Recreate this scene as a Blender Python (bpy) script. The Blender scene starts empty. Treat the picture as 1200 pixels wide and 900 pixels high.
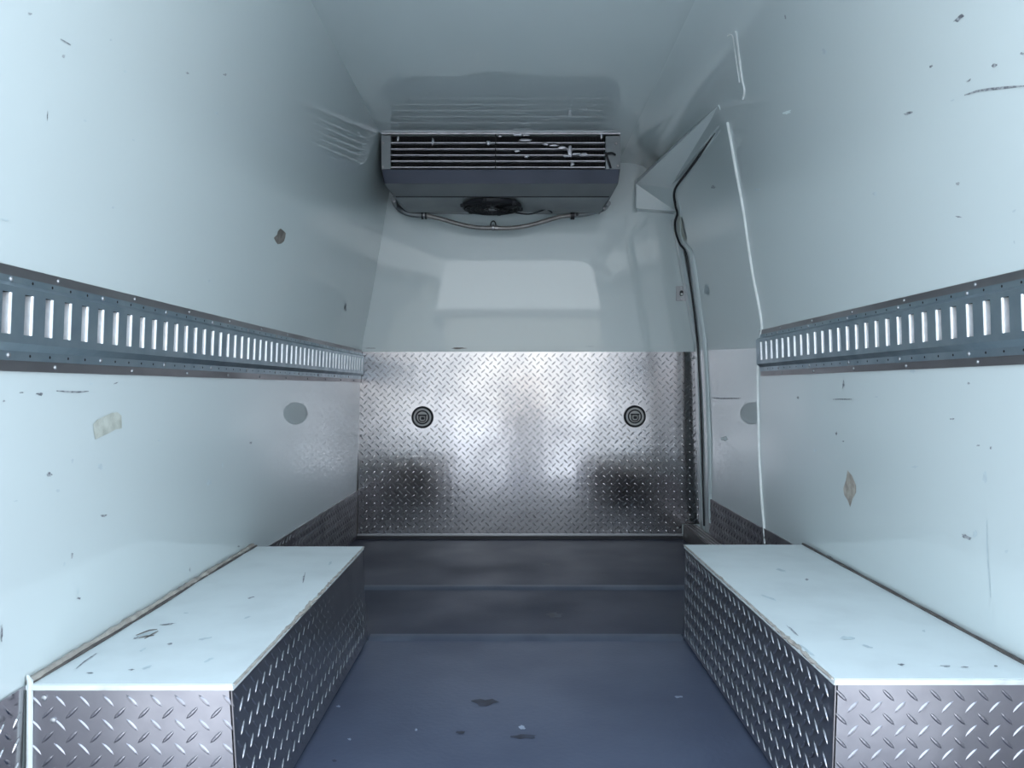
import bpy, bmesh, math, random
from mathutils import Vector, Matrix
R = math.radians
SC = bpy.context.scene
COL = SC.collection
F = 920.0            # focal length in pixels of the 1200 px wide frame
H = 0.731            # eye height above the van floor

# ------------------------------------------------------------------ camera
cd = bpy.data.cameras.new('camera'); cam = bpy.data.objects.new('camera', cd); COL.objects.link(cam)
cd.sensor_width = 36; cd.lens = 36 * F / 1200; cd.clip_start = 0.02; cd.clip_end = 500
cam.location = (0, 0, H); cam.rotation_euler = (R(90) + 4 / F, 0, 0)
SC.camera = cam

# ------------------------------------------------------------------ sky and exposure
w = bpy.data.worlds.new('sky'); SC.world = w; w.use_nodes = True
nt = w.node_tree; nt.nodes.clear()
wo = nt.nodes.new('ShaderNodeOutputWorld'); bg = nt.nodes.new('ShaderNodeBackground')
tc = nt.nodes.new('ShaderNodeTexCoord'); sx = nt.nodes.new('ShaderNodeSeparateXYZ'); cr = nt.nodes.new('ShaderNodeValToRGB')
nt.links.new(tc.outputs['Generated'], sx.inputs[0]); nt.links.new(sx.outputs['Z'], cr.inputs[0])
cr.color_ramp.elements[0].position = 0.0; cr.color_ramp.elements[0].color = (0.92, 0.97, 1.0, 1)
cr.color_ramp.elements[1].position = 0.7; cr.color_ramp.elements[1].color = (0.66, 0.82, 1.0, 1)
nt.links.new(cr.outputs[0], bg.inputs[0]); bg.inputs[1].default_value = 1.0
nt.links.new(bg.outputs[0], wo.inputs[0])
sd = bpy.data.lights.new('sun', 'SUN'); sd.energy = 2.5; sd.angle = R(1); sd.color = (1.0, 0.96, 0.90)
so = bpy.data.objects.new('sun', sd); COL.objects.link(so); so.rotation_euler = (R(-42), 0, R(12))
SC.view_settings.view_transform = 'Standard'; SC.view_settings.look = 'None'
SC.view_settings.gamma = 1; SC.view_settings.use_curve_mapping = False
SC.view_settings.exposure = 2.2

# ------------------------------------------------------------------ materials
def mat(name, col, rough=0.5, metal=0.0, col2=None, nscale=6.0, bump=0.0, bscale=40.0, rvar=0.0,
        stretch=(1, 1, 1), coat=0.0, lo=0.35, hi=0.7, detail=4.0, spec=0.5):
    m = bpy.data.materials.new(name); m.use_nodes = True
    t = m.node_tree; b = t.nodes['Principled BSDF']
    b.inputs['Roughness'].default_value = rough; b.inputs['Metallic'].default_value = metal
    b.inputs['Coat Weight'].default_value = coat; b.inputs['Coat Roughness'].default_value = 0.03
    b.inputs['Specular IOR Level'].default_value = spec
    c = t.nodes.new('ShaderNodeTexCoord'); mp = t.nodes.new('ShaderNodeMapping'); mp.inputs['Scale'].default_value = stretch
    t.links.new(c.outputs['Object'], mp.inputs[0])
    n = t.nodes.new('ShaderNodeTexNoise'); n.inputs['Scale'].default_value = nscale; n.inputs['Detail'].default_value = detail
    t.links.new(mp.outputs[0], n.inputs['Vector'])
    r = t.nodes.new('ShaderNodeValToRGB'); r.color_ramp.elements[0].position = lo; r.color_ramp.elements[1].position = hi
    c2 = col2 or tuple(x * 0.93 for x in col)
    r.color_ramp.elements[0].color = (*col, 1); r.color_ramp.elements[1].color = (*c2, 1)
    t.links.new(n.outputs[0], r.inputs[0]); t.links.new(r.outputs[0], b.inputs['Base Color'])
    if rvar:
        mr = t.nodes.new('ShaderNodeMapRange'); mr.inputs['To Min'].default_value = rough - rvar; mr.inputs['To Max'].default_value = rough + rvar
        mr.inputs['From Min'].default_value = 0.3; mr.inputs['From Max'].default_value = 0.7
        t.links.new(n.outputs[0], mr.inputs[0]); t.links.new(mr.outputs[0], b.inputs['Roughness'])
    if bump:
        n2 = t.nodes.new('ShaderNodeTexNoise'); n2.inputs['Scale'].default_value = bscale; n2.inputs['Detail'].default_value = 3
        t.links.new(mp.outputs[0], n2.inputs['Vector'])
        bp = t.nodes.new('ShaderNodeBump'); bp.inputs['Strength'].default_value = bump; bp.inputs['Distance'].default_value = 0.01
        t.links.new(n2.outputs[0], bp.inputs['Height']); t.links.new(bp.outputs[0], b.inputs['Normal'])
    return m

PAINT = (0.565, 0.64, 0.65)
M = dict(
    wall=mat('gelcoat_wall', PAINT, 0.32, 0, tuple(c * 0.97 for c in PAINT), 1.2, 0.02, 3.0, 0.03, coat=1.0, spec=0.25, lo=0.2, hi=0.8, detail=2),
    ceil=mat('gelcoat_ceiling', PAINT, 0.22, 0, tuple(c * 0.96 for c in PAINT), 2.0, 0.02, 2.0, 0.04, coat=0.8, spec=0.3),
    top=mat('board_paint', (0.58, 0.64, 0.65), 0.42, 0, (0.50, 0.55, 0.56), 7, 0.05, 30, 0.06, detail=8, lo=0.45, hi=0.85),
    tread=mat('tread_plate', (0.43, 0.425, 0.44), 0.165, 1, (0.33, 0.33, 0.345), 5, 0.06, 18, 0.05, detail=6),
    treadfront=mat('tread_plate_bright', (0.36, 0.355, 0.385), 0.38, 1, (0.30, 0.295, 0.325), 9, 0.05, 30, 0.06, detail=8),
    ring=mat('grey_ring_metal', (0.42, 0.42, 0.42), 0.6, 0.2, nscale=30),
    lipw=mat('painted_board_edge', (0.62, 0.67, 0.68), 0.55, 0, (0.44, 0.43, 0.40), 18, 0.1, 40, lo=0.5, hi=0.75, detail=6),
    treadside=mat('tread_plate_dull', (0.46, 0.46, 0.49), 0.34, 1, (0.36, 0.365, 0.40), 6, 0.05, 25, 0.06, detail=6),
    kick=mat('kick_plate_metal', (0.42, 0.40, 0.42), 0.42, 1, (0.30, 0.28, 0.30), 8, 0.05, 30, 0.06),
    galv=mat('galvanised_steel', (0.36, 0.44, 0.49), 0.36, 0.85, (0.27, 0.35, 0.41), 14, 0.03, 60, 0.06, detail=6),
    lip=mat('daylit_slot_edge', (0.93, 0.95, 0.97), 0.42, 0.7, (0.80, 0.83, 0.86), 60, 0.03, 90, 0.05),
    strip=mat('aluminium_strip', (0.42, 0.40, 0.41), 0.42, 1, (0.28, 0.265, 0.275), 10, 0.04, 50, 0.05, stretch=(1, 0.3, 1), detail=6),
    rivet=mat('rivet_metal', (0.42, 0.43, 0.45), 0.42, 0.9, nscale=40),
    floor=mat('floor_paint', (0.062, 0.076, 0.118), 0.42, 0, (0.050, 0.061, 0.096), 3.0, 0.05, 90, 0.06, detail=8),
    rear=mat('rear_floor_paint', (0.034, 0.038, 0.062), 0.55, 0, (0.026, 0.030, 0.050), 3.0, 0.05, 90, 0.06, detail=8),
    nosing_light=mat('lit_nosing_paint', (0.085, 0.10, 0.135), 0.42, 0, (0.05, 0.06, 0.09), 6, 0.05, 90, stretch=(1, .2, 1)),
    black=mat('black_rubber', (0.012, 0.013, 0.017), 0.55, 0, nscale=20),
    dark=mat('dark_recess', (0.010, 0.010, 0.013), 0.7, 0, nscale=20),
    case=mat('cooler_casing', (0.215, 0.235, 0.245), 0.40, 0.3, (0.165, 0.18, 0.195), 5, 0.03, 20, 0.06),
    band=mat('cooler_band', (0.045, 0.055, 0.085), 0.42, 0.2, (0.036, 0.045, 0.07), 6, 0.03, 20, 0.04),
    slat=mat('slat_metal', (0.60, 0.60, 0.64), 0.38, 0.6, (0.42, 0.42, 0.45), 30),
    hose=mat('hose_plastic', (0.30, 0.29, 0.28), 0.35, 0.3, (0.2, 0.19, 0.185), 30),
    seal=mat('white_sealant', (0.76, 0.80, 0.80), 0.5, 0, (0.66, 0.70, 0.69), 25, 0.1, 60),
    oldseal=mat('aged_sealant', (0.42, 0.40, 0.36), 0.7, 0, (0.24, 0.22, 0.20), 30, 0.3, 80, detail=8),
    gap=mat('dark_joint', (0.05, 0.045, 0.045), 0.7, 0, (0.12, 0.11, 0.10), 25, 0.2, 60),
    mark=mat('scuff_mark', (0.12, 0.13, 0.15), 0.6, 0, (0.34, 0.37, 0.39), 150, lo=.4, hi=.6),
    soft=mat('faint_scuff', (0.40, 0.47, 0.50), 0.5, 0, (0.48, 0.57, 0.59), 60),
    pale=mat('pale_scuff', (0.72, 0.82, 0.82), 0.4, 0, nscale=60),
    chip=mat('bare_substrate', (0.24, 0.22, 0.20), 0.7, 0, (0.12, 0.11, 0.10), 45, 0.3, 80, detail=8),
    tape=mat('old_tape', (0.50, 0.53, 0.48), 0.6, 0, (0.36, 0.38, 0.34), 40, 0.2, 70, detail=8),
    tan=mat('peeled_tan', (0.42, 0.39, 0.34), 0.7, 0, (0.22, 0.20, 0.18), 45, 0.3, 80, detail=8),
    sill=mat('sill_metal', (0.20, 0.19, 0.19), 0.45, 0.7, (0.12, 0.105, 0.10), 12, 0.05, 40, stretch=(1, 0.2, 1)),
    concrete=mat('yard_concrete', (0.46, 0.46, 0.46), 0.85, 0, (0.36, 0.36, 0.37), 0.6, 0.1, 20),
    facade=mat('grey_render', (0.30, 0.31, 0.33), 0.8, 0, (0.24, 0.25, 0.27), 1.0),
    white=mat('white_render', (0.46, 0.45, 0.42), 0.8, 0, (0.38, 0.375, 0.36), 1.5),
    glass=mat('window_glass', (0.05, 0.06, 0.08), 0.08, 0, nscale=2),
    cloth=mat('dark_cloth', (0.03, 0.035, 0.05), 0.9, 0, nscale=20),
    skin=mat('skin', (0.55, 0.36, 0.27), 0.55, 0, nscale=10),
)

# ------------------------------------------------------------------ helpers
def link(name, me, m, parent=None, smooth=False, angle=None):
    o = bpy.data.objects.new(name, me); COL.objects.link(o)
    if m is not None and not me.materials: me.materials.append(m)
    if parent is not None: o.parent = parent
    if smooth:
        for p in me.polygons: p.use_smooth = True
    return o
def mesh(name, verts, faces, m, parent=None, smooth=False):
    me = bpy.data.meshes.new(name); me.from_pydata([tuple(v) for v in verts], [], faces); me.update()
    return link(name, me, m, parent, smooth)
def from_bm(name, bm, m, parent=None, smooth=False):
    bmesh.ops.recalc_face_normals(bm, faces=bm.faces)
    me = bpy.data.meshes.new(name); bm.to_mesh(me); bm.free()
    o = link(name, me, m, parent, smooth)
    if smooth: me.set_sharp_from_angle(angle=R(42))
    return o
def tag(o, label=None, cat=None, group=None, kind=None):
    if label: o['label'] = label
    if cat: o['category'] = cat
    if group: o['group'] = group
    if kind: o['kind'] = kind
    return o
def thing(name, label, cat, group=None, loc=(0, 0, 0)):
    o = bpy.data.objects.new(name, None); COL.objects.link(o); o.empty_display_size = 0.05
    o.location = loc
    return tag(o, label, cat, group)
def P(u, v, D):     # point that pixel (u, v) shows at distance D
    return Vector(((u - 600) / F * D, D, H - (v - 454) / F * D))
def add_box(bm, x0, x1, y0, y1, z0, z1, bev=0.0):
    vs = [bm.verts.new((x, y, z)) for x in (x0, x1) for y in (y0, y1) for z in (z0, z1)]
    fs = [bm.faces.new([vs[i] for i in q]) for q in ((0, 1, 3, 2), (4, 6, 7, 5), (0, 4, 5, 1), (2, 3, 7, 6), (0, 2, 6, 4), (1, 5, 7, 3))]
    if bev:
        es = list({e for f in fs for e in f.edges})
        bmesh.ops.bevel(bm, geom=es, offset=bev, segments=2, affect='EDGES', clamp_overlap=True)
def box(name, x0, x1, y0, y1, z0, z1, m, parent=None, bev=0.0):
    bm = bmesh.new(); add_box(bm, x0, x1, y0, y1, z0, z1, bev); return from_bm(name, bm, m, parent)
def add_tube(bm, pts, rad, n=10, caps=True, closed=False):
    pts = [Vector(p) for p in pts]; rings = []
    rs = rad if isinstance(rad, (list, tuple)) else [rad] * len(pts)
    up = None
    for i, p in enumerate(pts):
        if closed: d = pts[(i + 1) % len(pts)] - pts[i - 1]
        else: d = pts[min(i + 1, len(pts) - 1)] - pts[max(i - 1, 0)]
        d.normalize()
        if up is None: up = Vector((0, 0, 1)) if abs(d.z) < 0.9 else Vector((1, 0, 0))
        a = d.cross(up).normalized(); b = a.cross(d).normalized(); up = b
        rings.append([bm.verts.new(p + (a * math.cos(2 * math.pi * k / n) + b * math.sin(2 * math.pi * k / n)) * rs[i]) for k in range(n)])
    m_ = len(rings)
    for i in range(m_ if closed else m_ - 1):
        A, B = rings[i], rings[(i + 1) % m_]
        for k in range(n): bm.faces.new((A[k], A[(k + 1) % n], B[(k + 1) % n], B[k]))
    if caps and not closed: bm.faces.new(rings[0][::-1]); bm.faces.new(rings[-1])
def tube(name, pts, rad, m, parent=None, n=10, closed=False):
    bm = bmesh.new(); add_tube(bm, pts, rad, n, True, closed); return from_bm(name, bm, m, parent, True)
def smooth_path(pts, sub=6):
    pts = [Vector(p) for p in pts]; out = []
    for i in range(len(pts) - 1):
        p0, p1, p2, p3 = pts[max(i - 1, 0)], pts[i], pts[i + 1], pts[min(i + 2, len(pts) - 1)]
        for k in range(sub):
            t = k / sub
            out.append(0.5 * ((2 * p1) + (p2 - p0) * t + (2 * p0 - 5 * p1 + 4 * p2 - p3) * t * t + (3 * p1 - p0 - 3 * p2 + p3) * t ** 3))
    out.append(pts[-1]); return out
def add_lathe(bm, prof, c, axis='y', n=24):       # prof: (radius, offset along axis)
    rings = []
    for r, h in prof:
        ring = []
        for k in range(n):
            a = 2 * math.pi * k / n; ca, sa = math.cos(a) * r, math.sin(a) * r
            v = (ca, h, sa) if axis == 'y' else (ca, sa, h) if axis == 'z' else (h, ca, sa)
            ring.append(bm.verts.new(Vector(c) + Vector(v)))
        rings.append(ring)
    for A, B in zip(rings, rings[1:]):
        for k in range(n): bm.faces.new((A[k], A[(k + 1) % n], B[(k + 1) % n], B[k]))
    bm.faces.new(rings[0]); bm.faces.new(rings[-1])
def lathe(name, prof, c, m, parent=None, axis='y', n=24, smooth=True):
    bm = bmesh.new(); add_lathe(bm, prof, c, axis, n); return from_bm(name, bm, m, parent, smooth)

# wall shapes: half width at height zr (relative to the eye) and depth D
LP = [(-0.78, .766), (-.46, .757), (0, .744), (.2, .737), (.875, .60), (1.078, .560), (1.2, .54)]
RP = [(-0.78, .874), (-.46, .858), (0, .846), (.2, .840), (.95, .705), (.99, .693), (1.02, .678), (1.045, .656), (1.062, .628), (1.072, .595), (1.0768, .555), (1.078, .51)]
def prof(T, z):
    if z <= T[0][0]: return T[0][1]
    for (a, xa), (b, xb) in zip(T, T[1:]):
        if z <= b: return xa + (xb - xa) * (z - a) / (b - a)
    return T[-1][1]
def wx(side, zr, D, off=0.0):          # x of the wall surface, off = distance into the room
    if side == 'L':
        k = min(max((D - 2.3) / 1.46, 0), 1) * 0.018 * min(max((0.9 - zr) / 0.5, 0), 1)
        return -(prof(LP, zr) - k) + off
    if side == 'D': return prof(RP, zr) + 0.016 - off
    return prof(RP, zr) - off
def hit(u, v, side, off=0.0008):       # the point of a wall (or top, floor, back) that pixel (u, v) shows
    a = (u - 600) / F; b = -(v - 454) / F
    if side == 'top': D = -0.46 / b; D = (-0.46 + off) / b; return Vector((a * D, D, H + b * D))
    if side == 'floor': D = (-H + off) / b; return Vector((a * D, D, H + b * D))
    if side == 'back': D = 3.76 - off; return Vector((a * D, D, H + b * D))
    if side == 'ceil': D = (1.078 - off) / b; return Vector((a * D, D, H + b * D))
    lo, hi = 0.3, 6.0
    for _ in range(40):
        D = (lo + hi) / 2; x = a * D; X = wx(side, b * D, D, off)
        if abs(x) > abs(X): hi = D
        else: lo = D
    return Vector((a * D, D, H + b * D))
Y0, Y1 = 0.85, 3.76      # rear opening and front bulkhead

# ------------------------------------------------------------------ setting: shell of the van
def shell_strip(name, side, T, ys, zlo, zhi, m, off=0.0, thick=0.05):
    zs = sorted({zlo, zhi} | {z for z, _ in T if zlo < z < zhi})
    zz = []
    for a, b in zip(zs, zs[1:]):
        k = max(1, int((b - a) / 0.12)); zz += [a + (b - a) * i / k for i in range(k)]
    zz.append(zs[-1]); n = len(zz); verts = []
    s = -1 if side == 'L' else 1
    for t in (0, 1):
        for y in ys:
            for z in zz: verts.append((wx(side, z, y, off) + s * thick * t, y, H + z))
    N = n * len(ys); faces = []
    for t in (0, 1):
        for j in range(len(ys) - 1):
            for i in range(n - 1):
                a = t * N + j * n + i; faces.append((a, a + 1, a + n + 1, a + n))
    for j in range(len(ys) - 1):
        for i in (0, n - 1): a = j * n + i; faces.append((a, a + n, a + n + N, a + N))
    for i in range(n - 1):
        for j in (0, len(ys) - 1): a = j * n + i; faces.append((a, a + 1, a + 1 + N, a + N))
    bm = bmesh.new(); vs = [bm.verts.new(v) for v in verts]
    for f in faces: bm.faces.new([vs[i] for i in f])
    o = from_bm(name, bm, m)
    for p in o.data.polygons: p.use_smooth = True
    o.data.set_sharp_from_angle(angle=R(25))
    return tag(o, kind='structure')
YS = [Y0, 1.2, 1.7, 2.3, 2.8, 3.3, 3.76]
wall_left = shell_strip('wall_left', 'L', LP, YS, -0.731, 1.12, M['wall'])
DOOR_Y = 2.70
# right wall with the side door opening cut out of it: one mesh from two strips
wr1 = shell_strip('wall_right', 'R', RP, [Y0, 1.2, 1.7, 2.3, DOOR_Y], -0.731, 1.078, M['wall'])
wr2 = shell_strip('wall_right', 'R', RP, [DOOR_Y, 3.2, 3.76], 0.905, 1.078, M['wall'])
bm = bmesh.new(); bm.from_mesh(wr1.data); bm.from_mesh(wr2.data)
bpy.data.objects.remove(wr2); bm.to_mesh(wr1.data); bm.free(); wall_right = wr1
wall_right.data.set_sharp_from_angle(angle=R(25))
ceiling = tag(box('ceiling', -0.62, 0.72, Y0, 3.81, H + 1.078, H + 1.128, M['ceil']), kind='structure')
wall_front = tag(box('wall_front', -0.80, 0.985, 3.76, 3.81, -0.0, H + 1.078, M['wall']), kind='structure')
# floor: three painted sheets, each a low rounded step above the one nearer the opening
fp = [(Y0, 0.0), (2.275, 0.0), (2.29, 0.002), (2.305, 0.007), (2.33, 0.009), (2.81, 0.009), (2.83, 0.011), (2.85, 0.016), (2.875, 0.018), (3.76, 0.018)]
def floor_sheet(name, pts, m, parent=None):
    vs, fs = [], []
    for y, z in pts: vs += [(-0.80, y, z - 0.018), (0.98, y, z - 0.018)]
    for i in range(len(pts) - 1): fs.append((2 * i, 2 * i + 1, 2 * i + 3, 2 * i + 2))
    n = len(vs)
    vs += [(-0.80, pts[0][0], -0.09), (0.98, pts[0][0], -0.09), (-0.80, pts[-1][0], -0.09), (0.98, pts[-1][0], -0.09)]
    fs += [(0, 1, n + 1, n), (n - 2, n - 1, n + 3, n + 2), (n, n + 1, n + 3, n + 2)]
    o = mesh(name, vs, fs, m, parent)
    for p in o.data.polygons[:len(pts) - 1]: p.use_smooth = True
    o.data.set_sharp_from_angle(angle=R(40))
    return o
for i in range(len(fp)): fp[i] = (fp[i][0], fp[i][1] + 0.010)
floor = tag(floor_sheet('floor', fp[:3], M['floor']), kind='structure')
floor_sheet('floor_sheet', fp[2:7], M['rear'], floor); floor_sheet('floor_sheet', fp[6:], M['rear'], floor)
FZ = -0.008
for a, z0_, z1_ in ((2.284, .0, .002), (2.823, .009, .011)):      # step noses coloured pale for the light they catch
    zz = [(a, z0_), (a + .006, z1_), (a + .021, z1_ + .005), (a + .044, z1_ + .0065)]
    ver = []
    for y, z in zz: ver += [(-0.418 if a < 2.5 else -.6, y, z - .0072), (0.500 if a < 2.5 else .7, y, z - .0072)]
    mesh('lit_nosing', ver, [(2 * i, 2 * i + 1, 2 * i + 3, 2 * i + 2) for i in range(3)], M['nosing_light'], floor, True)

# ------------------------------------------------------------------ diamond tread
def tread(parent, org, U, V, w, h, m, pitch=0.0375, skip=None, name='raised_tread', L=0.0135, W=0.0032, T=0.0021, ph=(0.5, 0.5)):
    org, U, V = Vector(org), Vector(U).normalized(), Vector(V).normalized(); N = U.cross(V)
    verts, faces = [], []
    def bar(a, b, s):
        d = (U * 1.0 + V * s).normalized(); e = N.cross(d); c = org + U * a + V * b; i0 = len(verts)
        verts.append(c - d * L)
        for t, k in ((-.6, .75), (0, 1), (.6, .75)):
            p = c + d * (t * L); q = p + N * (T * (1 if t == 0 else 0.8)); k1 = 0.42 * k
            verts.extend((p - e * (k * W), q - e * (k1 * W), q + e * (k1 * W), p + e * (k * W)))
        verts.append(c + d * L); j = i0
        faces.extend([(j, j + 1 + q, j + 2 + q) for q in range(3)])
        for a_ in (j + 1, j + 5): faces.extend([(a_ + q, a_ + 4 + q, a_ + 5 + q, a_ + 1 + q) for q in range(3)])
        faces.extend([(j + 9 + q, j + 13, j + 10 + q) for q in range(3)])
    na, nb = int(w / pitch) + 2, int(h / pitch) + 2; mg = L * 0.72
    for i in range(na):
        for k in range(nb):
            for s, o_ in ((1, 0.0), (-1, 0.5)):
                a = (i + ph[0] + o_ - 0.5) * pitch; b = (k + ph[1] + o_ - 0.5) * pitch
                if a < mg or a > w - mg or b < mg or b > h - mg: continue
                if skip and skip(a, b): continue
                bar(a, b, s)
    o = mesh(name, verts, faces, m, parent, False)
    o['kind'] = 'stuff'
    return o

# lower bulkhead plate
bx0, bx1, bz0, bz1, by = -0.738, 0.903, 0.022, H + 0.170, 3.752
pl = thing('tread_plate_panel', 'wide silver diamond tread plate covering the lower half of the far bulkhead', 'metal panel', loc=(0, by, 0))
bm = bmesh.new()
ol = [(bx0, bz0), (0.812, bz0), (0.812, 0.0785), (bx1, 0.0785), (bx1, bz1), (bx0, bz1)]
f_ = [bm.verts.new((x, 0, z)) for x, z in ol]; b_ = [bm.verts.new((x, 0.006, z)) for x, z in ol]
bm.faces.new(f_); bm.faces.new(b_[::-1])
for i in range(6): bm.faces.new((f_[i], f_[(i + 1) % 6], b_[(i + 1) % 6], b_[i]))
sheet = from_bm('sheet', bm, M['tread'], pl)
RINGS = [(495, 489), (744, 488)]
rc = [((u - 600) / F * 3.745, H - (v - 454) / F * 3.745) for u, v in RINGS]
def sk(a, b):
    x, z = bx0 + a, bz0 + b
    if x > 0.80 and z < 0.092: return True
    return any((x - cx) ** 2 + (z - cz) ** 2 < 0.066 ** 2 for cx, cz in rc)
tread(pl, (bx0, 0, bz0), (1, 0, 0), (0, 0, 1), bx1 - bx0, bz1 - bz0, M['tread'], skip=sk)
box('edge_strip', bx1 - 0.011, bx1 - 0.002, -0.004, 0.0, 0.082, bz1, M['rivet'], pl)
box('edge_strip', bx0, 0.812, -0.004, 0.0, bz0 - 0.004, bz0 + 0.010, M['rivet'], pl)
box('edge_strip', bx0 - 0.004, bx0 + 0.003, -0.003, 0.004, bz0, bz1, M['gap'], pl)
for z in (0.06, 0.5, 0.87):
    for x in (-0.72, 0.865 if z > 0.1 else 0.79): lathe('rivet', [(0.006, 0.0), (0.005, -0.0025), (0.002, -0.004)], (x, 0, z), M['rivet'], pl, n=8)
tag(box('trim_1', -0.74, 0.812, 3.735, 3.752, 0.0085, 0.024, M['black']), kind='structure')

# recessed lashing rings
for k, (cx, cz) in enumerate(rc):
    t = thing('lashing_ring', ('left' if k == 0 else 'right') + ' black round recessed lashing ring on the far tread plate, ' +
              ('nearer the left wall' if k == 0 else 'nearer the side door'), 'lashing ring', 'recessed lashing rings on the far tread plate', (cx, 3.752, cz))
    lathe('rim', [(0.050, 0.0), (0.053, -0.004), (0.052, -0.009), (0.048, -0.011), (0.0435, -0.009), (0.042, -0.003)], (0, 0, 0), M['black'], t, n=32)
    d = lathe('dish', [(0.0425, -0.0065), (0.036, -0.0060), (0.0335, -0.0055), (0.010, -0.0055)], (0, 0, 0), M['ring'], t, n=32)
    tube('inner_ring', [(0.0305 * math.cos(a), -0.0065, 0.0305 * math.sin(a)) for a in [i * math.pi / 14 for i in range(28)]], 0.0036, M['black'], t, 6, True)
    bm = bmesh.new(); add_box(bm, -0.0215, 0.0215, -0.014, -0.0045, 0.006, 0.0135, 0.002); from_bm('hinge_bar', bm, M['black'], t)
    tube('shackle', smooth_path([(-0.015, -0.010, 0.008), (-0.016, -0.010, -0.008), (-0.009, -0.010, -0.019), (0.009, -0.010, -0.019), (0.016, -0.010, -0.008), (0.015, -0.010, 0.008)], 4), 0.0026, M['black'], t, 8)
    bm = bmesh.new(); add_box(bm, -0.007, 0.010, -0.010, -0.004, -0.012, 0.002, 0.002); from_bm('latch_tab', bm, M['black'], t)

# kick plates low on the side walls
def kick(name, side, y0, y1, ztop, x_m=M['kick'], off=0.0):
    s = -1 if side == 'L' else 1
    vs = []
    for y in (y0, y1):
        for z in (-0.731 + 0.0, ztop):
            for o_ in (0.0045, 0.0008): vs.append((wx(side, z, y, o_ + off), y, H + z))
    fs = [(0, 2, 6, 4), (1, 5, 7, 3), (2, 3, 7, 6), (0, 4, 5, 1), (0, 1, 3, 2), (4, 6, 7, 5)]
    o = mesh(name, vs, fs, x_m); tag(o, kind='structure')
    a, b, c = Vector(vs[0]), Vector(vs[4]), Vector(vs[2])
    if side == 'L': tread(o, a, b - a, c - a, (b - a).length, (c - a).length, x_m)
    else: tread(o, b, a - b, c - a, (b - a).length, (c - a).length, x_m)
    return o
kick('baseboard_left', 'L', 2.28, 3.748, -0.492)
kick('baseboard_left', 'L', Y0 + 0.01, 1.215, -0.462, M['tread'])
kick('baseboard_right', 'R', 2.31, DOOR_Y - 0.004, -0.478)
kick('baseboard_right', 'D', DOOR_Y + 0.01, 3.50, -0.490, off=0.001)
kick('baseboard_right', 'R', Y0 + 0.01, 1.235, -0.462, M['tread'])

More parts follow.
